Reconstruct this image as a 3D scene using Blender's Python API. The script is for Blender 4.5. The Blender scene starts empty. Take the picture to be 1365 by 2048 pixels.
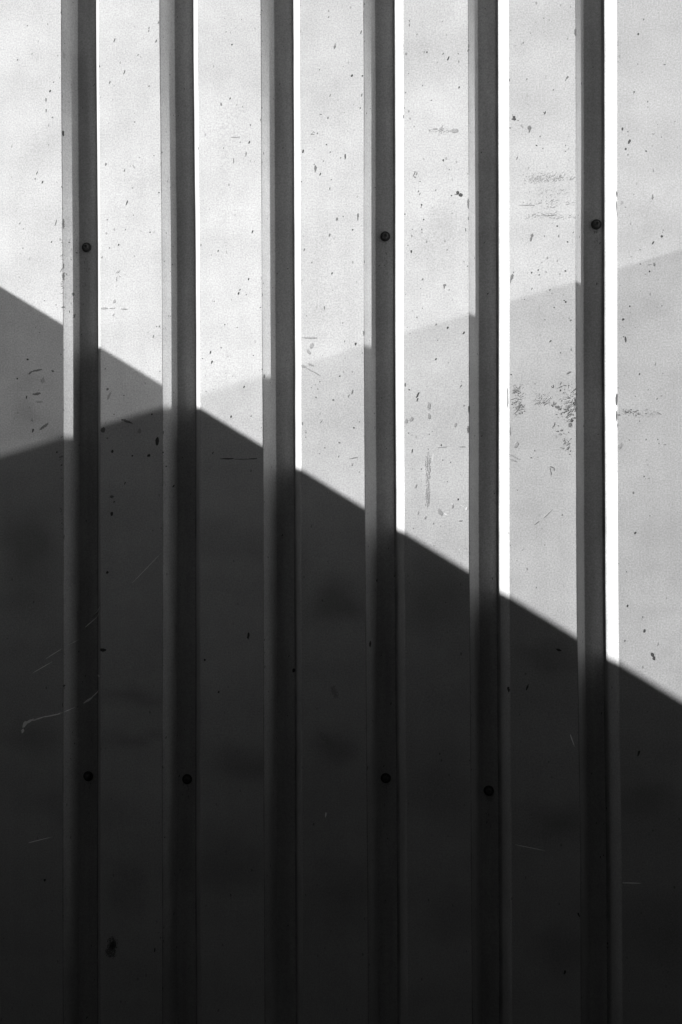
import bpy, bmesh, math, random
from mathutils import Vector, Matrix, noise

S = bpy.context.scene
C = S.collection
R = math.radians

# ------------------------------------------------------------------ camera
F_PX, CX = 1816.66, 682.5
YAW, PITCH, ROLL = -0.08937, 0.00149, -0.00337
cd = bpy.data.cameras.new('camera')
cam = bpy.data.objects.new('camera', cd); C.objects.link(cam)
fw = Vector((math.sin(YAW) * math.cos(PITCH), math.cos(YAW) * math.cos(PITCH), math.sin(PITCH)))
rt = Vector((math.cos(YAW), -math.sin(YAW), 0)); up = rt.cross(fw)
r2 = rt * math.cos(ROLL) + up * math.sin(ROLL); u2 = -rt * math.sin(ROLL) + up * math.cos(ROLL)
M = Matrix((r2, u2, -fw)).transposed().to_4x4()
M.translation = Vector((0.56715, -1.39573, -0.00077))
cam.matrix_world = M
cd.sensor_fit = 'VERTICAL'; cd.sensor_height = 24.0; cd.lens = 24.0 * F_PX / 2048
cd.clip_start = 0.02; cd.clip_end = 3000
S.camera = cam

# ------------------------------------------------------------------ sky and sun
SUN_TRAVEL = Vector((2.0, 1.0, -1.36)).normalized()
to_sun = -SUN_TRAVEL
w = bpy.data.worlds.new('World'); S.world = w; w.use_nodes = True
nt = w.node_tree; nt.nodes.clear()
sky = nt.nodes.new('ShaderNodeTexSky'); sky.sky_type = 'NISHITA'; sky.sun_disc = False
sky.sun_elevation = math.asin(to_sun.z); sky.sun_rotation = math.atan2(to_sun.x, to_sun.y) % (2 * math.pi)
bw = nt.nodes.new('ShaderNodeRGBToBW')
bg = nt.nodes.new('ShaderNodeBackground'); bg.inputs['Strength'].default_value = SKY = 0.045
wo = nt.nodes.new('ShaderNodeOutputWorld')
nt.links.new(sky.outputs[0], bw.inputs[0]); nt.links.new(bw.outputs[0], bg.inputs[0]); nt.links.new(bg.outputs[0], wo.inputs[0])

sl = bpy.data.lights.new('sun', 'SUN'); sl.energy = 5.0; sl.angle = R(0.42); sl.color = (1, 1, 1)
sun = bpy.data.objects.new('sun', sl); C.objects.link(sun)
sun.rotation_euler = SUN_TRAVEL.to_track_quat('-Z', 'Y').to_euler(); sun.location = to_sun * 20

v = S.view_settings
v.view_transform = 'Standard'; v.look = 'None'; v.gamma = 1.0; v.use_curve_mapping = False
v.exposure = 1.56
S.render.engine = 'CYCLES'; S.cycles.use_denoising = True; S.cycles.max_bounces = 10

# ------------------------------------------------------------------ helpers
def tag(o, **k):
    for a, b in k.items(): o[a] = b
    return o

def mesh_obj(name, verts, faces, mat, parent=None, smooth=False):
    me = bpy.data.meshes.new(name); me.from_pydata(verts, [], faces); me.update()
    me.materials.append(mat)
    if smooth: me.polygons.foreach_set('use_smooth', [True] * len(faces))
    o = bpy.data.objects.new(name, me); C.objects.link(o)
    if parent: o.parent = parent
    return o

def bm_obj(name, bm, mat, parent=None, smooth=False):
    me = bpy.data.meshes.new(name); bm.normal_update(); bm.to_mesh(me); bm.free()
    me.materials.append(mat)
    if smooth: me.polygons.foreach_set('use_smooth', [True] * len(me.polygons))
    o = bpy.data.objects.new(name, me); C.objects.link(o)
    if parent: o.parent = parent
    return o

def empty(name, loc=(0, 0, 0)):
    o = bpy.data.objects.new(name, None); C.objects.link(o); o.location = loc; return o

def box(bm, a, b, bevel=0.0):
    r = bmesh.ops.create_cube(bm, size=1.0)
    vs = r['verts']
    for q in vs:
        q.co = Vector([a[i] + (q.co[i] + 0.5) * (b[i] - a[i]) for i in range(3)])
    if bevel:
        es = list({e for q in vs for e in q.link_edges})
        bmesh.ops.bevel(bm, geom=es, offset=bevel, segments=2, affect='EDGES')

def new_mat(name, base, rough=0.6, metal=0.0, spec=0.5):
    m = bpy.data.materials.new(name); m.use_nodes = True
    n = m.node_tree.nodes; p = n['Principled BSDF']
    p.inputs['Base Color'].default_value = (base, base, base, 1)
    p.inputs['Roughness'].default_value = rough; p.inputs['Metallic'].default_value = metal
    p.inputs['Specular IOR Level'].default_value = spec
    return m

def N(m, t, **k):
    q = m.node_tree.nodes.new(t)
    for a, b in k.items():
        if a.startswith('i_'): q.inputs[a[2:].replace('_', ' ')].default_value = b
        else: setattr(q, a, b)
    return q

def L(m, a, b): m.node_tree.links.new(a, b)

def math_node(m, op, a, b=None, c=None):
    q = N(m, 'ShaderNodeMath', operation=op)
    for i, x in enumerate((a, b, c)):
        if x is None: continue
        if isinstance(x, (int, float)): q.inputs[i].default_value = x
        else: L(m, x, q.inputs[i])
    return q.outputs[0]

def mottled(m, base, parts, rough=None, bump=None):
    """base grey times a chain of noises; parts = (scale, xyz stretch, amount, detail)"""
    p = m.node_tree.nodes['Principled BSDF']
    tc = N(m, 'ShaderNodeTexCoord')
    val = None
    for sc, st, am, det in parts:
        mp = N(m, 'ShaderNodeMapping'); mp.inputs['Scale'].default_value = st
        L(m, tc.outputs['Object'], mp.inputs[0])
        nz = N(m, 'ShaderNodeTexNoise'); nz.inputs['Scale'].default_value = sc; nz.inputs['Detail'].default_value = det
        L(m, mp.outputs[0], nz.inputs['Vector'])
        f = math_node(m, 'MULTIPLY_ADD', nz.outputs[0], 2 * am, 1 - am)
        val = f if val is None else math_node(m, 'MULTIPLY', val, f)
    return tc, val

def finish(m, val, base):
    p = m.node_tree.nodes['Principled BSDF']
    g = math_node(m, 'MULTIPLY', val, base)
    cb = N(m, 'ShaderNodeCombineColor')
    for i in range(3): L(m, g, cb.inputs[i])
    L(m, cb.outputs[0], p.inputs['Base Color'])

# ------------------------------------------------------------------ materials
def paint(name, base, rough=0.64, grime=0.0, metal=0.05, edge=False, grime_reflection=False):
    m = new_mat(name, base, rough, metal, 0.45)
    m.node_tree.nodes['Principled BSDF'].inputs['Coat Weight'].default_value = 0.35
    m.node_tree.nodes['Principled BSDF'].inputs['Coat Roughness'].default_value = 0.28
    p = m.node_tree.nodes['Principled BSDF']
    tc, val = mottled(m, base, [(5.5, (0.7, 1, 2.0), 0.17, 5), (34.0, (1, 1, 1), 0.10, 3),
                                (60.0, (1, 1, 0.06), 0.05, 2), (420.0, (1, 1, 1), 0.38, 1)])
    # tiny pits: sparse cells of a voronoi that keep only a few of their centres
    mp = N(m, 'ShaderNodeMapping'); mp.inputs['Scale'].default_value = (1, 1, 0.62); mp.inputs['Rotation'].default_value = (0, R(18), 0)
    L(m, tc.outputs['Object'], mp.inputs[0])
    vo = N(m, 'ShaderNodeTexVoronoi'); vo.inputs['Scale'].default_value = 150.0
    L(m, mp.outputs[0], vo.inputs['Vector'])
    sep = N(m, 'ShaderNodeSeparateColor'); L(m, vo.outputs['Color'], sep.inputs[0])
    keep = math_node(m, 'GREATER_THAN', sep.outputs[0], 0.90)
    rad = math_node(m, 'MULTIPLY_ADD', sep.outputs[1], 0.16, 0.05)
    pit = math_node(m, 'MULTIPLY', math_node(m, 'LESS_THAN', vo.outputs['Distance'], rad), keep)
    pit = math_node(m, 'MULTIPLY', pit, math_node(m, 'MULTIPLY_ADD', sep.outputs[2], 0.4, 0.12))
    val = math_node(m, 'MULTIPLY', val, math_node(m, 'SUBTRACT', 1.0, pit))
    if grime:
        n2 = N(m, 'ShaderNodeTexNoise'); n2.inputs['Scale'].default_value = 30; n2.inputs['Detail'].default_value = 5
        mp2 = N(m, 'ShaderNodeMapping'); mp2.inputs['Scale'].default_value = (1.5, 1, 0.12)
        L(m, tc.outputs['Object'], mp2.inputs[0]); L(m, mp2.outputs[0], n2.inputs['Vector'])
        val = math_node(m, 'MULTIPLY', val, math_node(m, 'MULTIPLY_ADD', n2.outputs[0], 1.6 * grime, 1 - grime))
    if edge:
        # outer bend grime, plus shade painted at the right flanks' foot, broken up
        at = N(m, 'ShaderNodeAttribute', attribute_name='bend_grime_shade')
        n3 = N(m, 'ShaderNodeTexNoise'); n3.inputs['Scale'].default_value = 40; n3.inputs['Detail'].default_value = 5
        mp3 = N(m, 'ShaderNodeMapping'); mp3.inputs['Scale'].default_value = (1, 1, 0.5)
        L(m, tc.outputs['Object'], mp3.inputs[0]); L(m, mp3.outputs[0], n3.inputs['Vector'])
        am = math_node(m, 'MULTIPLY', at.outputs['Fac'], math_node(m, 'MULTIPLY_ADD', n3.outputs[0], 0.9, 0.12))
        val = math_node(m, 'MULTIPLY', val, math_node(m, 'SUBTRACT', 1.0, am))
    if grime_reflection:
        fa = N(m, 'ShaderNodeAttribute', attribute_name='grime_reflection_film')
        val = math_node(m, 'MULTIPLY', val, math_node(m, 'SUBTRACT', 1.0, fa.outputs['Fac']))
    oi = N(m, 'ShaderNodeObjectInfo')         # every sheet has weathered to a tone of its own
    osep = N(m, 'ShaderNodeSeparateColor'); L(m, oi.outputs['Color'], osep.inputs[0])
    val = math_node(m, 'MULTIPLY', val, osep.outputs[0])
    finish(m, val, base)
    nr = N(m, 'ShaderNodeTexNoise'); nr.inputs['Scale'].default_value = 9; nr.inputs['Detail'].default_value = 4
    L(m, tc.outputs['Object'], nr.inputs['Vector'])
    L(m, math_node(m, 'MULTIPLY_ADD', nr.outputs[0], 0.24, rough - 0.12), p.inputs['Roughness'])
    nb = N(m, 'ShaderNodeTexNoise'); nb.inputs['Scale'].default_value = 420; nb.inputs['Detail'].default_value = 2
    L(m, tc.outputs['Object'], nb.inputs['Vector'])
    bp = N(m, 'ShaderNodeBump'); bp.inputs['Strength'].default_value = 0.10; bp.inputs['Distance'].default_value = 0.0006
    L(m, nb.outputs[0], bp.inputs['Height']); L(m, bp.outputs[0], p.inputs['Normal'])
    return m

PAINT = 0.30
m_panel = paint('painted_sheet_steel', PAINT * 1.06, grime_reflection=True)
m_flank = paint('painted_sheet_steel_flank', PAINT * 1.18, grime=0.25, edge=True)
m_floor = paint('painted_sheet_steel_channel', PAINT * 1.05, grime=0.5)
m_tone = {'d': new_mat('dark_dirt', 0.028, 0.8), 'm': new_mat('grey_dirt', 0.10, 0.8),
          'f': paint('faint_dirt', PAINT * 0.70, 0.62), 'w': new_mat('bare_scratch', 0.46, 0.4), 's': new_mat('scratch_painted_glint', 0.9, 0.3, 0.3)}  # brighter scratch tone for the shaded half, its glint put into the colour
m_rubber = new_mat('rubber_washer', 0.03, 0.9, 0, 0.2)
m_screw = new_mat('weathered_screw_steel', 0.055, 0.75, 0.0, 0.3)
m_cream = None

def rough_stone(name, base, sc, bump=0.5):
    m = new_mat(name, base, 0.9)
    p = m.node_tree.nodes['Principled BSDF']
    tc, val = mottled(m, base, [(sc, (1, 1, 1), 0.25, 6), (sc * 12, (1, 1, 1), 0.15, 3)])
    finish(m, val, base)
    nb = N(m, 'ShaderNodeTexNoise'); nb.inputs['Scale'].default_value = sc * 20; nb.inputs['Detail'].default_value = 5
    L(m, tc.outputs['Object'], nb.inputs['Vector'])
    bp = N(m, 'ShaderNodeBump'); bp.inputs['Strength'].default_value = bump; bp.inputs['Distance'].default_value = 0.01
    L(m, nb.outputs[0], bp.inputs['Height']); L(m, bp.outputs[0], p.inputs['Normal'])
    return m
m_asphalt = rough_stone('asphalt', 0.04, 4)
m_pale = rough_stone('pale_render', 0.75, 3, 0.3)
m_conc = rough_stone('concrete', 0.16, 3)
m_brick = rough_stone('dark_brickwork', 0.07, 6)
m_board = rough_stone('dark_stained_boards', 0.035, 5)
m_cab = paint('added_dark_cabinet_paint', 0.05, 0.55)
m_glass = new_mat('window_glass', 0.02, 0.08)

# ------------------------------------------------------------------ ground
GZ = -1.5
mesh_obj('ground', [(-60, -80, GZ), (80, -80, GZ), (80, 60, GZ), (-60, 60, GZ)], [(0, 1, 2, 3)], m_asphalt)['kind'] = 'structure'

# ------------------------------------------------------------------ corrugated wall
PITCH_M, W, D, S1 = 0.16, 0.05942, 0.02787, 0.01528
ZB, ZT = -1.49, 1.9
PX = 0.000777
CORR = {0: [(.79, -.9), (.33, 1.3), (-.74, -2.9)], 1: [(.79, -1.6), (.33, 2.0), (-.74, -1.4)],
        2: [(.79, -.2), (.06, 1.0), (-.74, 1.0)], 3: [(.79, .3), (.02, -.6), (-.74, 2.8)],
        4: [(.79, .4), (-.08, -1.8), (-.74, .3)], 5: [(.79, .7), (-.08, -1.2), (-.62, 4.0)]}
def rib_dx(k, z):
    if k == -1: return -0.006
    if k == 6: return 0.004
    c = CORR.get(k)
    if not c: return 0.0
    if z >= c[0][0]: return c[0][1] * PX
    for (z0, a), (z1, b) in zip(c, c[1:]):
        if z >= z1:
            t = (z0 - z) / (z0 - z1); t = t * t * (3 - 2 * t)
            return (a + (b - a) * t) * PX
    return c[-1][1] * PX
def wave(k, z, s): return noise.noise(Vector((k * 5.7 + s, 0.3, z * 3.2))) * 0.0007 + noise.noise(Vector((k * 9.1, s, z * 14))) * 0.00022
def PL(k, z): return k * PITCH_M + rib_dx(k, z) + wave(k, z, 0)
def PR(k, z): return k * PITCH_M + rib_dx(k, z) + W + wave(k, z, 4.4)

def oil_can(x, z, u):
    """small unevenness of the rolled sheet, in metres, none at the bends"""
    p, q = x * 0.9 + z * 0.45, z * 0.9 - x * 0.45        # the buckles run slightly askew
    a = noise.noise(Vector((p * 4.5 + 3.1, 7.7, q * 11.0))) * 0.0007 + noise.noise(Vector((p * 13, 1.7, q * 26))) * 0.00028
    return a * math.sin(math.pi * min(max(u, 0), 1)) ** 0.7

def zrows():
    z = ZT; out = []
    while z > ZB:
        out.append(z); z -= 0.0125 if -0.95 < z < 0.95 else 0.06
    out.append(ZB); return out
ZR = zrows()

RB = 0.0021                 # inner bend radius
def flank_profile(side):
    """cross-section of a flank with its two bends: list of (dx from the pan edge into the channel, depth)"""
    ang = math.atan2(D, S1)                  # slope of the flank against the wall plane
    t = RB * math.tan(ang / 2)
    pts = []
    n = 5
    # bend at the pan edge: centre (-t, RB) behind the pan
    for i in range(n + 1):
        a = ang * i / n
        pts.append((-t + RB * math.sin(a), RB - RB * math.cos(a)))
    for q in (0.35, 0.68, 0.85):             # points down the straight part
        x0, y0 = pts[n]; x1, y1 = S1 + t - RB * math.sin(ang), D - RB + RB * math.cos(ang)
        pts.append((x0 + (x1 - x0) * q, y0 + (y1 - y0) * q))
    # bend at the channel floor: centre (S1 + t, D - RB)
    for i in range(n + 1):
        a = ang * (1 - i / n)
        pts.append((S1 + t - RB * math.sin(a), D - RB + RB * math.cos(a)))
    return pts, t
PROF, TB = flank_profile(1)

wall = empty('corrugated_wall', (0.48, 0, GZ))
tag(wall, label='tall ribbed sheet metal wall of pale vertical panels crossed by two slanting shadow edges', category='wall', kind='thing')
def child(o): 
    o.parent = wall; o.matrix_parent_inverse = Matrix.Translation(-wall.location); return o

def grid(name, cols, mat, smooth=True):
    """cols: functions z -> (x, y); a strip of quads down ZR"""
    verts = []; faces = []; n = len(cols(0.0))
    for z in ZR:
        for (x, y) in cols(z): verts.append((x, y, z))
    for r in range(len(ZR) - 1):
        for c in range(n - 1):
            a = r * n + c
            faces.append((a, a + n, a + n + 1, a + 1))
    return mesh_obj(name, verts, faces, mat, None, smooth)

K0, K1 = -6, 9
def pan_y(k, x, z):
    x0, x1 = PR(k - 1, z) + TB, PL(k, z) - TB
    u = (x - x0) / (x1 - x0)
    return oil_can(x, z, u) if 0 < u < 1 else 0.0
def pan_cols(k):
    def f(z):
        x0, x1 = PR(k - 1, z) + TB, PL(k, z) - TB
        return [(x0 + (x1 - x0) * i / 12, pan_y(k, x0 + (x1 - x0) * i / 12, z)) for i in range(13)]
    return f
S2F = {0: 0.87, 1: 0.87, 2: 0.91, 3: 0.96}       # the right flanks of some channels were rolled a little steeper
TONE = {0: 0.98, 1: 1.06, 2: 1.10, 3: 1.03, 4: 1.03, 5: 0.95, 6: 0.86, 7: 0.90}
# soft grime, and reflection mottling of the shaded half painted on as dark patches: (x, z, half width, half height, density), all in metres
GRIME_REFLECTIONS = [(-.06, -.05, .05, .055, .34), (-.07, -.14, .05, .03, .22), (.34, -.06, .055, .03, .24), (.245, -.045, .05, .035, .20), (.43, -.145, .045, .035, .36),
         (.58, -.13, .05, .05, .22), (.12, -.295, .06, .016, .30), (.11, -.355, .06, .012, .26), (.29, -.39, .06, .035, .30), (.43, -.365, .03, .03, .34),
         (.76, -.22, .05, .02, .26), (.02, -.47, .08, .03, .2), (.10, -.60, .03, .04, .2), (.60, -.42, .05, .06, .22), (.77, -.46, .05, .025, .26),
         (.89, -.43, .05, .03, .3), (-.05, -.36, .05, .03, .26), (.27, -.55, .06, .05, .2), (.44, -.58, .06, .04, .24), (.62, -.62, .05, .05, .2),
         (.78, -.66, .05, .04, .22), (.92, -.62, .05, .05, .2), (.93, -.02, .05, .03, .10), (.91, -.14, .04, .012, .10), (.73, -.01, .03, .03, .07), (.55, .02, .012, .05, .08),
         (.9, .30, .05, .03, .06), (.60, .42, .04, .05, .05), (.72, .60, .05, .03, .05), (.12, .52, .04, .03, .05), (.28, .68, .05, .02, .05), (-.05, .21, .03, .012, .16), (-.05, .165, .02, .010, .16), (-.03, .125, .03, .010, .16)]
def grime_reflection(x, z):
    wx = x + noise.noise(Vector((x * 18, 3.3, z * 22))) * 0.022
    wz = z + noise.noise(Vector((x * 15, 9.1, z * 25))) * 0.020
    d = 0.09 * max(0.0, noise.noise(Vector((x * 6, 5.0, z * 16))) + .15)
    for fx, fz, hw, hh, s in GRIME_REFLECTIONS:
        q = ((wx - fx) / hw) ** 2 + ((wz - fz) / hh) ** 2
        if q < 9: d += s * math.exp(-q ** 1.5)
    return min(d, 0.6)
panels = {}
for k in range(K0 + 1, K1 + 1):
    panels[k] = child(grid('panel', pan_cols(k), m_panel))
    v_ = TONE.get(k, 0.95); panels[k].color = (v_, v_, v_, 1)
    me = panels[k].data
    me.attributes.new('grime_reflection_film', 'FLOAT', 'POINT').data.foreach_set('value', [grime_reflection(q.co.x, q.co.z) for q in me.vertices])
channels = {}
for k in range(K0, K1 + 1):
    def fl(z, k=k):
        x0, x1 = PL(k, z) + S1 + TB, PR(k, z) - (S1 + TB) * S2F.get(k, 1.0)
        return [(x0 + (x1 - x0) * i / 4, D + noise.noise(Vector((k * 3.3 + i, z * 7, 2))) * 0.0002 * (0 < i < 4)) for i in range(5)]
    ch = child(grid('channel', fl, m_floor))
    channels[k] = ch
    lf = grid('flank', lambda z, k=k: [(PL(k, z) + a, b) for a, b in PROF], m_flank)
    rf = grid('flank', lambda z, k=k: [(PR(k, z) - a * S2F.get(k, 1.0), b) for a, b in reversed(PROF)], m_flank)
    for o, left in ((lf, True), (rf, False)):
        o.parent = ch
        v_ = TONE.get(k, 0.95); o.color = (v_, v_, v_, 1); ch.color = (v_, v_, v_, 1)
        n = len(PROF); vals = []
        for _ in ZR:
            row = [0.15, 0.7, 1.0, 0.85, 0.5, 0.28] + [0.0] * (n - 7) + [0.55] if left else [0.9] * 6 + [0.75] + [0.0] * (n - 7)  # left: edge grime; right: shade painted along the foot of the flank
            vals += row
        o.data.attributes.new('bend_grime_shade', 'FLOAT', 'POINT').data.foreach_set('value', vals)
# building body behind the cladding
bm = bmesh.new(); box(bm, (-1.0, 0.04, GZ), (1.55, 2.5, ZT))
child(bm_obj('backing_wall', bm, m_brick))
bm = bmesh.new(); box(bm, (-1.02, -0.012, ZT + 0.001), (1.57, 2.5, ZT + 0.09), 0.003)
child(bm_obj('capping', bm, m_cab))

# ------------------------------------------------------------------ screws
def screw_bm():
    wbm = bmesh.new()
    rr = [(0.0, 0.0024), (0.0066, 0.0022), (0.0078, 0.0014), (0.0080, 0.0)]
    n = 20; ring = []
    for r, h in rr[1:]:
        ring.append([wbm.verts.new((r * math.cos(2 * math.pi * i / n), -h, r * math.sin(2 * math.pi * i / n))) for i in range(n)])
    c = wbm.verts.new((0, -rr[0][1], 0))
    for i in range(n):
        j = (i + 1) % n
        wbm.faces.new((c, ring[0][j], ring[0][i]))
        for a in range(2): wbm.faces.new((ring[a][i], ring[a][j], ring[a + 1][j], ring[a + 1][i]))
    hb = bmesh.new(); n = 6
    prof = [(0.0058, 0.0026), (0.0056, 0.0034), (0.0043, 0.0036), (0.0042, 0.0058), (0.0036, 0.0064), (0.0027, 0.0064), (0.0023, 0.0050)]
    rings = [[hb.verts.new((r * math.cos(2 * math.pi * (i + .3) / n), -h, r * math.sin(2 * math.pi * (i + .3) / n))) for i in range(n)] for r, h in prof]
    for a in range(len(prof) - 1):
        for i in range(n):
            j = (i + 1) % n; hb.faces.new((rings[a][i], rings[a + 1][i], rings[a + 1][j], rings[a][j]))
    hb.faces.new(list(reversed(rings[-1])))
    for b in (wbm, hb): bmesh.ops.recalc_face_normals(b, faces=b.faces)
    return wbm, hb
wb, hb = screw_bm()
washer0 = bm_obj('washer', wb, m_rubber); head0 = bm_obj('screw_head', hb, m_screw)
first = True
for i, (k, x, z) in enumerate([(0, .0289, .4299), (3, .5107, .4329), (5, .8346, .4414), (0, .0288, -.4231), (1, .1916, -.4242), (3, .5085, -.4155), (4, .6681, -.4312)]):
    a = washer0 if first else washer0.copy(); b = head0 if first else head0.copy()
    if not first: C.objects.link(a); C.objects.link(b)
    first = False
    a.name = 'screw'
    a.parent = wall; a.matrix_parent_inverse = Matrix.Translation(-wall.location)
    a.location = (x, D, z); a.rotation_euler = (R((i * 7) % 5 - 2), R(i * 37), R((i * 5) % 7 - 3))
    b.parent = a

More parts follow.
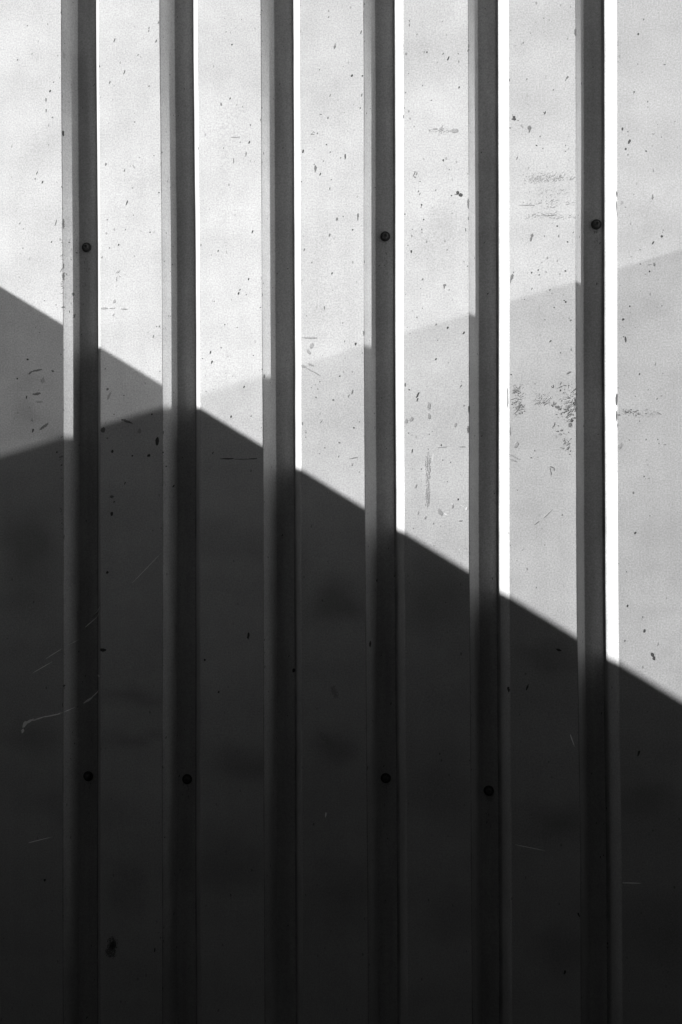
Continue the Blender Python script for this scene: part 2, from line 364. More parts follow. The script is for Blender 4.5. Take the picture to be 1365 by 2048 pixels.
# ------------------------------------------------------------------ dirt, chips, scratches and painted glints lying on the sheet
MARKS='''-67.5,787.4,2,1.4,f,-20 -57.2,777.9,2.3,2,m,-20 -37.9,765.8,2,1.6,f,-20 -39.4,751.7,3.9,1.6,f,-20 -49.5,732.2,2.3,2,m,-20 -73.3,724.1,3.4,2,m,-20
-69.4,740.8,1.8,1.1,f,-20 -14.1,685.7,2.5,2.3,m,-20 -19.9,671.9,5,3,d,-20 -26.8,658,6.8,3,m,0 -26.5,641.1,6.4,1.6,m,0 -16.4,629.9,2.7,1.8,m,-20
-22.7,618.2,5,1.6,f,5 -22.5,586.2,2,2,m,-20 -42.5,654.6,2,1.6,f,-20 -4.2,692,1.8,1.6,m,-20 -61.8,654,1.6,1.1,f,-20 0.7,604.5,9.1,2.7,d,0
1.4,728.9,10.2,1.8,f,0 -41.8,542.6,5.7,1.8,d,-20 -44.9,533.3,2.7,2,m,-20 -33,527.4,5.9,2.3,d,-20 -9,526.5,1.8,1.6,m,-20 -11.1,462,10.2,1.8,m,-20
-70.2,463.1,3.9,2,m,-20 -64.7,454.2,2.5,1.6,m,-20 -61.8,461.8,2.3,1.1,f,-20 -18.2,431.8,3.2,2,d,-20 -65.3,423.4,2.5,1.8,m,-20 -30.5,338.9,2.3,1.8,m,-20
-8.1,341.9,1.8,1.6,f,-20 -28.9,471.7,1.8,1.4,f,-20 -38.7,514.2,1.8,1.6,f,-20 -9.7,327.6,2.7,1.4,f,-20 -33.6,382.3,1.4,1.1,f,-20 0.6,460.5,17.1,2.7,m,0
0.9,393,10.2,2.3,m,0 0.6,376.8,12.5,3.4,m,0 -1.7,519,3,1.6,m,0 85.3,747.4,6.8,2.5,m,-20 141.3,763.7,3.9,1.6,m,-20 140.7,759.1,4.1,1.4,m,-20
152.7,742.6,5.7,2.3,m,-20 123.4,722.4,3.4,1.6,m,-20 120.9,739.9,1.6,1.1,f,-20 111.8,712.9,2,1.6,f,-20 60.7,707.3,4.1,2.7,m,-20 101.4,696.3,8,1.8,d,-20
93.7,696.9,2.3,1.1,f,-20 77.5,681.2,5.7,2,m,-20 84.5,675.4,3,1.4,f,-20 141,672.3,3,2.5,m,-20 104.4,683.7,1.6,1.4,f,-20 82.3,653.5,2.7,1.4,f,-20
75.7,617,2,1.8,f,-20 117.8,617,2.7,2,m,-20 117.2,630.9,2.3,1.4,f,-20 127.1,574.1,2,1.4,f,-20 148.6,562.7,2,1.8,m,-20 65,644.7,1.6,1.1,f,-20
62.5,658.7,3.4,1.1,f,-20 70.7,552,5.2,3.4,m,-20 112.8,550.8,1.8,1.4,f,-20 132.9,747.9,3.4,1.1,f,15 156.4,771.6,4.6,2,m,-20 101,541.1,5.2,1.8,m,-20
116.4,546,6.8,1.8,f,30 110.4,547.7,1.8,1.4,m,-20 98.2,544.7,1.8,1.1,f,-20 113.9,512.9,2,1.8,m,-20 104.7,489.6,9.1,1.8,d,-20 156.4,504.2,3,3,m,-20
85,477.5,1.8,1.4,f,-20 115.3,470.3,2,1.8,m,-20 72.8,464.2,2.5,1.8,m,-20 102.4,448,2.5,1.8,m,-20 142,442.4,2.5,2.3,d,-20 69.8,443.5,2,1.6,f,-20
91.1,424.1,3.4,2.7,d,-20 76.6,419.7,2.5,2.3,m,-20 64.1,405,3.6,2,m,-20 116.5,405.7,2,1.6,m,-20 124.6,429.8,1.6,1.1,f,-20 90.1,381.9,6.8,3.4,f,-60
93.1,374.1,1.8,1.6,m,-20 87.4,370.4,5.7,1.8,f,0 84.1,335,5.7,4.6,f,-20 67.6,324.6,12.5,3.4,f,-90 80.7,324.3,9.1,1.6,f,90 99.7,322.7,12.5,2,f,95
103.7,468.8,2.7,0.9,f,-20 157.5,485.5,3,1.1,f,-20 150.8,483.6,2.7,1.1,f,-20 82.2,314.5,4.6,3,f,-20 152.3,293.7,2.4,2.1,m,-20 156.6,293.9,3.3,2.1,m,-20
146.8,278.2,5.5,2.1,m,-20 138.2,284.8,3,1.2,f,-20 135.2,237.5,1.5,1.4,m,-20 157.3,223.3,2.1,1.8,m,-20 69.3,228.9,3,1.8,m,-20 72.4,196.4,4.6,4.2,m,-20
99.2,186.3,2.7,2.1,m,-20 83,156.5,2.4,1.5,d,-20 144.1,156,2.7,2.7,d,-20 152.6,113.4,13.7,5.5,d,-5 80,98.2,5.5,3.6,d,-20 112.4,91.2,3,2.4,d,-20
138.7,91.2,6.1,3.9,d,-60 161.6,95.9,3,1.8,d,-20 165,74.1,2.4,1.8,d,-20 71.8,119.3,3.6,1.5,d,90 79,26.7,7,4.6,m,90 82.6,18.5,3,2.4,d,-20
100.4,47.7,4.9,1.8,d,-20 65,132,9.1,7.6,m,-20 103.9,145.4,19.7,3.9,m,110 172.7,43.4,4.6,1.8,d,-20 75.5,185.9,16.7,3,f,-25 124.3,129.8,7.6,6.1,f,-20
-58.2,246,3.4,3.2,d,-20 -75.2,215.6,3,2.3,d,-20 -59.9,185.9,5.9,2.3,d,-20 -49.5,132.7,6.8,2.7,d,-20 -43.2,190.9,14.8,3.9,m,-100 -54,224.3,6.8,3.4,m,-50
-43.1,228.2,19.4,2.3,m,-100 -16.6,226.6,3.4,4.6,m,-20 -31.3,138.9,17.1,4.6,m,-55 -38.1,288.4,2.3,1.8,m,-20 -55.1,170.1,1.8,1.4,m,-20 -38.5,178.6,12.5,2.7,f,90
-10.4,97.9,3.4,3,d,-20 -44.7,296.4,1.6,1.4,m,-20 -50,149.6,4.6,3,f,-20 -32.3,212.3,10.2,6.8,f,-20 -2.8,253.1,1.6,3.4,m,-20 289.1,770.1,1.8,1.6,m,-20
279.8,757.8,2.3,1.4,f,-20 264.5,751.7,2,1.6,m,-20 271.3,750.7,3.4,1.6,f,-20 273.7,731.3,3,2.5,d,-20 270.4,647,3.9,2.3,d,-20 256.2,638.7,5.7,2.5,m,5
280.8,636.5,3.4,1.6,f,-20 290.4,633.2,1.8,1.6,m,-20 302.3,604.2,3.4,2,m,10 279.3,586.5,14.8,0.9,f,90 300.7,577.6,5.7,2.3,d,-20 286.2,578.2,2.7,1.6,m,-20
295.4,559.9,7.5,1.8,m,-5 219.7,571.4,5,1.6,m,0 275.9,549.2,9.1,1.6,m,0 260,570.1,2.7,1.4,m,-20 264.1,555.4,1.6,1.4,f,-20 269.5,617.5,1.8,1.4,f,-20
302.2,694.7,1.6,0.9,f,-20 246.7,645.1,1.4,0.9,f,-20 261.9,773,2,1.4,f,-20 305.1,438,5.9,2,d,-20 250.6,409.6,3.9,1.8,d,-20 263.8,408.1,5,1.4,f,0
298.8,364.5,4.1,2.3,d,-20 284.9,348.1,4.1,1.8,m,-40 282.9,342.7,5,2.7,d,-20 295,340.2,2.5,1.6,m,-20 244.2,331.1,2.3,1.6,m,-20 271.7,333,3.4,1.4,f,-20
237.7,475.9,2.7,1.1,f,-20 305.1,517.6,1.6,1.1,f,-20 312.4,530.7,2,1.8,f,-20 317.1,319.9,3.4,1.6,m,-60 263.4,344,2.3,0.9,f,-20 220.2,384.1,2.3,1.4,f,-20
260.9,294.4,2.5,2,m,-20 265,295.7,1.6,1.4,f,-20 280.4,289.6,2.3,1.8,m,-20 255.2,258.4,2.3,2.5,m,-20 238.1,251.4,6.4,2,d,-20 240.4,236.2,6.4,2.3,d,-20
225,242.2,2,2.3,m,-20 248.6,255.4,1.1,2,f,-20 305.9,245.3,2.3,1.8,m,-20 308.7,267.1,5,1.1,f,0 291,196.7,4.1,2.5,d,-20 270.3,150.7,4.6,3,d,-20
301.9,151.1,2.3,2,m,-20 243.2,193.5,1.6,1.6,f,-20 273.4,214.1,3,1.4,f,-20 229.8,215.4,2.3,1.1,f,-20 230.6,190.8,2,3,f,-20 318.5,133.3,1.6,1.4,m,-20
241.4,94.4,4.6,1.6,d,-20 263.7,85.1,22.8,2,d,90 288.1,84.2,26.2,1,d,90 305.4,84.7,13.7,1.6,d,90 322.6,213.3,6.8,1.6,m,0 434.7,719.3,6.8,3,m,-20
425.5,766.4,3.4,1.4,m,-20 427.4,761,2.3,1.1,f,-20 475.4,740.4,6.8,1.8,m,-20 411,685.5,2.3,1.8,m,-20 388.8,706.7,1.8,1.1,f,-20 447.7,688.6,1.6,1.4,m,-20
461.4,674.2,4.6,3.6,d,-20 477.3,672.9,3,2.5,d,-20 399.5,659.5,1.4,1.1,f,-20 427.3,645.2,4.6,1.4,m,-20 433.9,646.8,1.4,1.1,f,-20 476.1,643.2,5.2,2.3,m,-20
439.5,637.3,1.8,1.8,m,-20 463.6,629.1,3.4,1.4,f,-20 474.1,623.6,3.2,2.3,m,-20 412.7,616.4,3.9,1.8,m,90 423.8,610.4,4.6,2,m,-20 400.1,585.9,6.8,0.9,m,90
402,589.2,5.2,0.9,m,40 398.4,586.9,5.7,0.9,m,-40 407.3,587.3,3.4,1.8,m,-20 421.3,569.2,2.3,2.3,d,-20 384.9,560.2,5.9,3.2,d,-20 402.3,563.4,2.3,1.4,f,-20
427.3,557.4,3,2,m,-20 443.2,548,2.5,1.8,m,-20 450.4,549.4,9.6,2.3,d,-3 416.7,543.9,2.3,1.8,m,-20 402.2,539.3,2.3,1.6,m,-20 463.8,590.3,3.4,1.4,f,90
454.1,589,2.3,1.4,f,-20 449.6,587.6,1.4,1.4,f,-20 442.3,615.9,1.8,1.1,f,-20 404.1,533.9,8,4.1,m,0 403.7,529.9,6.8,1.8,m,0 411.6,523.9,5.5,2.3,d,-20
382.3,513.3,2.3,2.5,m,-20 428.9,514.6,2,2,m,-20 426.3,501.1,4.6,1.6,m,-20 437.2,453.6,5.2,3.9,m,-20 447.1,456.9,2,2.3,m,-20 469.8,458,6.8,3.4,m,0
469.5,452.9,6.8,1.6,m,0 461.5,436.2,2.7,2.5,d,-20 425.8,429.4,5.9,2.5,m,-20 464.2,476.6,1.6,1.6,f,-20 451.7,475.5,2.3,1.1,f,-20 386.3,407.9,5,2,m,-20
407.8,393.1,1.8,1.6,f,-20 398,387.5,3,1.8,m,-20 429.3,370.1,3.9,2.5,d,-20 382.7,360.9,3,2.3,f,-20 430.4,344,1.6,3,f,-20 417.4,317,6.4,2,m,5
390,471.9,1.8,1.4,f,-20 400,470.3,1.8,1.6,f,-20 455.6,423.4,1.4,1.4,f,-20 387.6,435.9,1.4,1.1,f,-20 475.4,443.1,1.4,1.4,f,-20 465.3,535.5,1.8,1.6,f,-20
385.3,428.4,0.9,4.6,f,-20 389.7,305.2,1.6,2.7,m,-20 445.8,293,2,2,m,-20 448.5,264.5,3.4,1.6,m,-20 465.5,259.9,4.8,3.4,d,-20 472,258.4,1.8,1.4,f,-20
393.9,271.3,26.2,3.4,f,93 397.3,258.7,10.2,6.8,f,-20 392.7,249.7,10.2,4.6,f,40 396,229.3,11.4,3,f,110 384.6,227.2,10.2,4.1,f,110 393.7,221.9,22.8,1.4,f,120
405.1,215.5,13.7,0.9,f,122 440.9,210.9,2.7,2.3,d,-20 409.9,203,2.3,2,m,-20 402.8,198,1.6,1.6,m,-20 396.8,193.8,1.6,1.6,m,-20 406.7,191.5,2,2.3,m,-20
403.8,178.7,2.7,2.5,m,-20 430.6,174.3,3.4,3.4,m,-20 460.1,185.8,8,2.7,m,-20 454.7,180.2,6.4,1.4,m,-20 382.7,138.1,5.9,1.6,m,5 411.7,140.6,6.8,1.4,m,-35
460.3,140.8,1.8,1.4,f,-20 470.9,140.1,2,1.8,m,-20 462.5,131,2.7,2.5,d,-20 388,124.2,2.3,1.8,m,-20 387.7,117.3,2,2,m,-20 440,108.4,2.5,3.9,m,-20
417.3,100.6,2.3,2,m,-20 409.3,91.4,2,2,m,-20 438.8,87.1,4.1,1.4,m,-20 418,247,1.8,1.4,f,-20 475.6,246.1,2,1.6,m,-20 443.7,242.5,1.8,1.1,f,-20
469,240.2,1.1,2.3,f,-20 478.2,276.3,8,3,m,0 461.5,84.7,13.7,1.8,f,80 459.2,74.5,3.4,3.4,f,-20 549.7,754.1,3,1.8,m,0 549.7,747.3,5,1.4,m,0
561.3,733,2.5,1.4,m,-20 599.9,750.6,2,1.4,m,-20 576.4,704.7,3.4,2.3,d,-20 601.1,701.2,4.1,1.8,m,-40 608.9,693.7,6.8,2.5,d,-25 624.2,700.1,3.2,1.4,m,25
592.2,688.2,3.4,1.6,f,-20 606.2,729.6,2,1.6,f,-20 548.5,673.4,2.3,1.4,m,-20 569.7,653.9,2.7,1.6,m,-20 625.1,648.4,4.1,2.5,d,-20 543.7,644.2,2.7,2,m,-20
583,630.6,1.8,3.4,m,0 542,620.6,2.5,1.4,m,-20 540.2,607.4,6.8,1.6,m,0 556.6,591.7,2.7,1.4,m,-20 580.1,584.4,2.3,3,f,-20 588.5,586.7,8,2.3,f,90
598.5,586.8,8,1.8,f,90 618.5,582.6,12.5,6.8,f,90 600.8,538,4.1,2.7,d,0 601.5,644.4,1.1,1.1,f,-20 626,681.9,1.8,1.1,f,-20 639.8,711.4,6.8,2.7,m,0
639.2,704.7,5.7,2.7,m,-20 558.1,521.9,1.4,5,m,-20 556.1,518.1,8,1.4,m,-25 560.3,519,5.7,1.4,m,-20 557.5,514.1,2.3,3,m,-20 565.3,507.1,2,2.3,m,-20
557.4,497.6,1.4,1.8,f,-20 562.7,492,3.9,2,m,-20 564.9,488,4.6,1.4,m,-20 589.2,492.8,3.4,1.8,m,-20 609.9,523.7,2.7,1.4,m,-20 624.4,523.2,2.7,1.1,f,-20
614.7,508.7,5.7,1.1,f,0 622.6,487.7,5.7,5.2,d,-20 627,484.2,5.9,5.7,d,20 620.9,485.3,6.8,1.4,d,90 613.1,483.5,2.3,2.5,d,-20 609.3,487.6,1.6,1.4,f,-20
567.6,471.1,3.4,2.5,d,-20 566.8,467.7,3,1.4,m,-20 542,457.7,2.5,2,d,-20 545.8,455.5,3,0.9,f,-20 570.7,448.5,2.5,2.5,d,-20 585.2,456.2,1.8,1.4,f,-20
613.8,457,1.8,1.6,m,-20 553.5,433.9,1.8,2,m,-20 567.6,433.3,2.5,2.3,m,-20 568,429,2.3,1.4,m,-20 563.9,430.8,1.6,1.1,f,-20 558.7,430.9,3,1.1,f,-20
634.2,430.8,5.7,1.6,m,5 546.5,409.8,2.3,1.6,m,-20 551.6,400.1,5,3,d,5 606.2,400.9,2,3.2,m,0 558.7,391.1,1.8,1.1,f,-20 576.4,388,2.7,1.4,f,-20
631.6,382.3,1.8,1.6,m,-20 619.1,385.4,1.6,1.4,f,-20 568.5,356.9,4.6,2.3,m,-40 602.1,347.3,3.9,5.7,m,0 601.5,344,5.7,1.8,m,0 565.8,343.2,1.6,1.6,m,-20
609,339.9,2.3,1.6,m,-20 610.9,333.4,1.8,1.4,f,-20 568.3,312.8,1.8,2,m,-20 553.1,309.3,2,1.6,f,-20 637.1,375.1,3,1.6,m,-20 549.7,367.2,1.8,1.4,f,-20
616.4,471.1,1.6,2.3,f,-20 638.4,470.4,17.1,2,m,3 638.6,448,6.8,1.4,m,0 638,516.2,1.4,2.3,m,-20 542.3,334.8,2.3,1.8,f,-20 559.8,299.1,2.7,2,m,-20
588.9,287.4,3.9,1.8,m,-20 606.6,282,4.1,2.7,d,-20 630.7,273.7,5.2,3,d,-35 549.2,274.8,2,1.6,m,-20 591.3,263.3,2,1.6,m,-20 579.5,267.2,1.4,1.4,f,-20
581.7,262.4,1.4,1.4,f,-20 553.8,256.2,1.6,1.4,f,-20 588.3,234.2,4.3,2,d,-40 607,228.3,3.4,1.4,f,-20 541.5,196.3,7.5,2.3,m,0 547.7,188.1,3,2,d,90
560.8,180.3,10.2,3,d,-30 560,172.7,6.4,2.3,d,-18 626.9,200,3,1.6,f,-20 626.3,192.7,5.7,1.6,m,-30 574.6,192.4,1.4,2.3,f,-20 630.9,162.7,3.6,1.6,m,0
550.6,143.4,8,5.7,f,-20 542.8,140.1,6.8,5.7,f,-20 577.5,163.2,11.4,5.7,f,0 578,147.5,9.1,4.6,f,0 546.3,121.9,2.3,1.4,m,-20 551.3,119.3,3.4,0.9,f,-20
577.9,119.7,2,2,m,-20 582.6,124,1.6,1.4,m,-20 596.2,102.8,3.2,1.8,d,-20 576.5,96.9,2,1.6,m,-20 597.9,99.7,18.2,0.8,f,86 628.1,99.8,10.8,0.9,d,90
551.9,94,7.1,1.8,d,-8 598.4,80.1,2.3,2.3,m,-20 610.2,76.7,2.3,2,m,-20 618,133.6,6.8,4.6,f,-20 638.3,156.8,14.8,2.3,d,0 636.8,126.7,11.4,2.7,m,0
566,66.4,2.3,2.3,m,-20 552.4,67,1.8,1.4,f,-20 557.5,40.9,5.7,2.7,f,-20 621.5,19.8,3.4,2.5,d,-20 625.5,57.8,1.8,2,f,-20 594.2,0.4,12.5,6.8,f,30
613.1,9.3,6.8,3.4,f,-20 560.7,-0.6,6.8,2.3,f,-20 571.3,-8,4.6,3.4,f,-20 584.3,-17.3,3.9,1.6,m,15 594.7,-20.9,2.7,1.6,f,-20 553.3,-24.4,2.5,1.4,m,-20
611.6,-37.1,1.8,1.4,f,-20 625.2,-12.6,6.8,2.3,f,90 546.5,-8.2,1.4,1.4,f,-20 575.5,67.7,56.9,10.2,f,0 575.3,28.5,45.5,8,f,0 613.1,12.6,5.7,1.1,w,20
628.6,9.2,10.2,0.9,w,120 634.2,5.3,4.6,3.4,w,-20 603.1,-3,6.8,2.3,w,120 583.9,83.3,12.5,1.6,w,0 580.9,32.9,13.7,0.7,w,0 752.6,747.4,1.6,2.5,m,-20
740,742,1.8,1.6,f,-20 764.4,741.8,2.3,1.4,f,-20 703.3,731.9,1.6,2,m,-20 752.8,726.7,2.5,1.4,f,-20 721.9,711.8,2.7,2,m,-20 710,707.9,2.7,1.1,f,-20
718,697.5,2,1.4,f,-20 727.5,682.8,1.6,2,f,-20 766.2,687.6,2.3,1.4,f,-20 777.4,680.2,2.7,1.1,f,-20 787.1,656,6.8,2.5,m,-40 784.9,652.2,3.4,1.4,m,-35
700.8,656.1,5.2,1.8,m,0 727.1,656.5,4.1,1.6,m,-20 755.4,659.1,3.4,1.4,f,-20 766.6,638.3,2.5,2.5,m,-20 782.7,638.8,2.7,1.4,f,-20 703.6,651.5,1.8,1.4,f,-20
754.1,604.3,5.7,1.8,d,-15 752.1,604.9,3,1.1,m,30 708,599,5.7,4.6,d,10 708.8,596.2,4.6,3.4,d,80 706.1,596.6,4.6,2.3,d,90 713.8,594.3,1.4,3.4,m,-20
730.7,582.5,6.8,5.7,m,10 730.7,578,6.8,3,m,-10 719.2,586.3,6.8,2.7,f,30 701.4,583.5,4.6,2,m,90 718.6,573.5,1.6,1.6,f,-20 746.5,568.7,3,2,m,-20
741.3,555.4,2.3,2.5,d,-20 750.6,550.6,3,1.4,m,-20 748.8,546.2,1.8,1.1,f,-20 784.4,553.5,2.7,1.4,m,-20 788.9,548.2,1.6,1.6,m,-20 784.2,544.9,2,2.5,m,-20
711.9,537.1,6.4,1.4,m,-20 789,567.4,2.7,1.1,f,-20 788.8,531.4,1.6,1.4,f,-20 799.5,724.5,12.5,3.4,m,0 727.9,618.7,1.4,2.3,f,-20 733.9,418.8,5.7,5,m,-15
732.6,413.9,9.1,3,m,-15 771.6,432.1,2.7,2.7,d,-20 752.5,417.7,2.3,1.8,m,-20 773.7,417.3,4.8,2,m,5 786.8,407.8,2.3,2.5,d,-20 795.2,421.7,3.6,1.6,m,-20
719.7,415.2,1.8,1.4,f,-20 706.1,364.1,2.3,2,m,-20 703.6,356.9,9.1,4.8,m,-15 701.9,352.5,10.2,2.3,m,-8 743,366.4,3,2,d,-20 733.2,362.8,2.7,2.7,d,-20
754.7,363.3,1.8,2.3,m,-20 744.4,359.2,3.2,1.8,m,-20 783.3,364,2.7,2.7,d,-20 748.5,377.7,1.6,1.6,m,-20 735.5,385.2,1.6,2,f,-20 738.9,391.5,1.6,1.6,f,-20
733.3,338.1,3.9,2,m,-30 760.1,336,3.9,1.8,m,-20 762.9,331,3.4,1.8,f,-20 722.3,322.5,2,1.4,m,-20 783.7,317.2,3.4,2.5,d,90 781.5,319.4,1.6,2.7,d,-20
766.3,309.3,2.3,2,m,-20 744.8,309.2,1.6,1.4,f,-20 724.3,465.5,22.8,1,m,90 705.6,460.6,1.6,1.6,f,-20 703.7,445.4,1.1,1.1,f,-20 764,436.2,2,0.9,f,-20
751.5,450.5,10.2,0.9,m,115 761.3,448.5,18.2,0.9,m,82 729.7,465.1,18.2,0.9,f,90 752.9,291,1.6,2.5,m,-20 760.6,258.2,4.6,2,d,-50 748.1,243.8,1.8,1.6,f,-20
775.8,240.7,2.5,1.8,m,-20 757,231.4,1.6,1.4,f,-20 702,208.8,2.3,2.3,d,-20 737.5,194.3,2,2,m,-20 762.8,188.9,4.1,1.4,d,50 764.8,190,5.2,1.4,d,0
775.7,194.2,5.7,1.8,m,-20 774.5,188.7,10.2,1.6,m,-65 782.2,191.1,5.7,2,m,100 775.4,183.7,3.9,2.5,d,-20 765.5,163.9,8,1.4,d,0 763.3,160.7,5.7,2,d,50
770.1,158.9,8,4.6,m,90 787.9,210.1,8,3.4,m,-60 697.1,173.8,35.3,1.8,d,0 766.2,132.4,8,2.3,m,-10 764,128.5,5.7,1.1,m,-15 771,122,5.7,2.3,m,80
777,123.4,5.7,3,m,80 774.3,117.9,5.7,3.4,f,90 789.5,131.5,6.8,6.8,m,-20 777.5,96.8,8,1.6,m,92 789.9,92.3,3.4,2.3,m,-20 736.9,93.1,3,1.8,m,20
731.6,82.5,2.7,2.5,m,-20 741.5,83.3,2,1.6,m,-20 788.8,87.3,2,2.7,m,-20 706.4,84.2,20.5,1.6,f,118 704.2,79.2,12.5,1.6,f,110 700,121.5,14.8,1.6,f,0
709.3,102.5,10.2,6.8,f,-20 742.7,132.1,2.3,1.1,f,-20 791,289.1,3.4,3,m,-20 779.8,293.2,3.4,1.1,f,-20 745.5,281.8,1.6,1.4,f,-20 739.5,287.8,1.4,1.4,f,-20
791.1,249.3,1.4,1.4,f,-20 750.5,165.8,6.8,1.1,d,90 797,165.7,13.7,2.3,d,0 900,737.9,3.2,2.3,m,-40 892.1,716.5,3.9,2.7,d,-15 867,704.3,1.6,1.4,m,-20
874.1,689.4,1.6,1.6,f,-20 891.2,671.5,1.8,2,m,-20 897.4,659.3,1.8,1.8,m,-20 930.2,668.9,4.1,1.8,m,100 902.2,671.2,2.7,0.9,f,-20 866.8,645.9,1.6,1.4,f,-20
885.7,629.8,2.7,2.3,d,-20 884.9,627.3,2.3,0.9,m,-20 905.5,614.8,3.4,2,m,-20 905.9,606.4,1.8,2.3,m,-20 868.3,575,5.2,3,d,-20 876.4,571,2.7,1.6,m,-20
876.6,565.5,3.4,1.8,f,-20 878.2,555.5,8.2,3.2,d,-20 873,544.7,4.1,2.7,d,-30 876.2,536,3,2,m,-20 902.8,540.4,3.2,2,d,70 911.6,547.8,1.8,1.4,m,-20
925.3,560.4,2.3,1.4,m,-20 913.8,566.1,4.6,2.3,f,90 920,579.6,1.8,1.4,m,-20 889.8,575.4,1.4,1.4,f,-20 876,616.1,1.4,1.4,f,-20 862.2,676.2,1.8,1.4,m,-20
861.6,703.8,9.1,1.1,f,0 911.9,473.2,4.6,1.8,m,0 911.8,469.4,4.6,3.4,m,0 909.7,465,4.6,1.1,f,-40 884.9,476,2,1.4,m,-20 872.5,457.3,3,1.6,m,70
878.2,445.2,2.3,1.4,f,-20 866.8,464.8,5.7,3.9,f,-20 859.7,477.2,10.2,1.8,d,0 859.4,459,17.1,1.1,d,0 859.8,448,10.2,1.1,m,0 925.2,411.9,3.9,3.9,d,-20
927.2,421.1,2.3,1.8,m,-20 926.1,418.1,2.3,1.1,m,-20 912.4,402.4,5.9,2.7,d,-35 893.4,393.1,1.8,2.3,m,-20 880.5,382.8,1.6,2,m,-20 892.4,420,1.8,1.4,f,-20
889.6,428.4,4.6,1.1,f,0 893.6,371.6,2.3,2.5,m,-20 914.2,370,5.7,3.4,m,20 906.7,370.4,5.7,1.4,f,90 907.2,360,3.6,2.3,d,-20 901.3,356.1,2.3,1.4,m,90
919.6,347.3,2.7,1.6,f,-20 863.7,340.2,1.6,1.4,m,-20 893.8,330.8,1.4,1.4,m,-20 878.1,308.5,3,2.3,d,-20 925.1,308.1,2.3,2,m,-20 865.5,300.9,3.4,1.4,f,-20
868.1,288.8,4.1,3.4,d,-20 867.7,278.8,1.4,1.4,m,-20 869.5,276.7,0.9,1.6,m,-20 886,276.2,1.4,1.4,m,-20 868.8,262.8,1.8,2.3,d,-20 871.8,258.7,9.6,3,d,5
875.1,246,1.1,1.4,f,-20 914.7,221.1,5.7,1.6,f,-10 891.9,206.3,3.6,2.3,d,-20 926.1,206.9,1.6,1.8,m,-20 869.4,204.8,1.6,1.4,f,-20 860.6,186.3,1.8,2,m,-20
904.3,182.5,2,1.6,d,-20 885.8,173.2,1.8,2,m,-20 923.9,173.2,3,1.4,m,90 917.4,168.9,3,2,m,-20 909.3,163.6,1.1,1.1,f,-20 858.5,169.2,21.6,2.7,d,0
858.4,143.9,18.2,1.8,d,0 861.3,145.6,5.7,1.6,d,90 859.7,129.6,6.8,1.6,m,0 862.8,98.8,10.2,6.8,f,-20 920.8,146.9,8,1.4,m,120 901.2,147.2,1.8,2,d,-20
883.4,150.4,1.6,1.8,d,-20 874.8,149.8,2.7,1.8,d,90 879.1,153.5,2.7,1.4,d,90 870.5,151.2,1.8,2.3,m,-20 876.8,107.8,1.8,2.7,m,-20 901.1,108.2,3.4,2,m,-20
918.2,108.1,2.3,2.3,m,-20 919.9,101.9,2,2.3,m,-20 928.6,100.3,4.6,1.1,m,90 891.9,135.8,3,1.4,m,-20 898,52.9,2.9,1.8,d,-20 905,50.3,3.2,1.1,m,90
882.3,28.6,4.3,2.9,m,-20 906.4,-6,1.8,1.8,m,-20 905.6,-20.1,2.9,1.8,f,-20 884.9,-31.6,4.3,3.6,d,-30 860.5,-77.4,2.1,1.4,m,-20 871.7,-89.8,2.9,1.8,m,-20
871,-71.7,1.8,1.4,f,-20 911.1,-104.3,2.1,2.1,f,-20 873.1,-141.1,4.3,2.9,d,-20 895.2,-157.6,2.5,2.5,m,-20 897.8,-178.4,6.1,3.9,d,-20 868.8,-193.4,3.6,2.9,m,-20
916.9,-197.8,5.4,2.5,f,-20 909.3,-214.2,7.1,4.6,d,20 911.5,-219.3,7.1,3.9,d,20 762.2,68,2.1,6.1,m,-20 760.1,63.5,8,1.6,m,5 765.4,64.8,6.6,1.6,m,10
761.1,58.3,6.6,1.3,m,-5 710.7,33.4,2.1,2.1,m,-20 777.2,-4.4,3.5,1.6,m,-20 751.3,-49.5,2.4,1.6,m,-20 700,-50.4,1.9,1.6,m,-20 709.6,-73.2,1.9,1.6,m,-20
738.6,-114.2,2.7,1.6,m,-20 739.7,-16.5,10.6,1.3,m,-55 756.3,-2.4,25.2,0.7,f,-45 718.5,-56.7,5.3,1.3,f,-45 776,-62.4,1.6,1.1,f,-20 758.9,-42.4,1.6,1.3,f,-20
63.5,-215.3,12.4,4.7,d,90 296.5,-191.2,10.9,3.9,d,-5 249.5,-279,3.9,3.1,d,-20 363.8,-248.7,7,5.4,d,-20 78.3,-682,15.5,10.1,d,-15 76.7,-682.1,35.7,21.8,m,-15
75,-692.4,20.2,20.2,m,-50 71.2,-92.9,4.7,3.9,d,-20 78.8,-0.6,7,4.7,d,-20 -0.3,-273.1,3.9,2.3,d,-20 791,-343.7,20.2,1.9,s,18 416.8,-466.6,9.3,2.3,s,-5
874.8,-556.4,34.2,1.6,s,90 46.6,-156.2,46.6,2.3,f,-40 -64.5,-335.2,13.2,6.2,s,-35 -56.3,-329.5,17.1,3.9,s,-120 -41.5,-325.3,26.4,2.5,s,-108 -20.1,-320.2,28,1.7,s,-102
-0.4,-314.3,23.3,1.4,s,-108 28.2,-301.2,20.2,3.1,s,-55 42.1,-289.9,24.9,1.6,s,-50 52.8,-258.1,9.3,3.1,s,-100 -67.9,-345.6,7.8,3.9,s,-15 32.7,-176.1,23.3,1.6,s,-50
50.7,-153.8,26.4,1.6,s,-52 -6.7,-216,54.4,1.1,s,-58 -35.5,-244.1,38.9,0.9,s,-60 -40.4,-518.3,46.6,1.2,s,-105 131.8,-88.8,69.9,0.7,s,-45 42.5,-168.1,31.1,1.2,s,-48
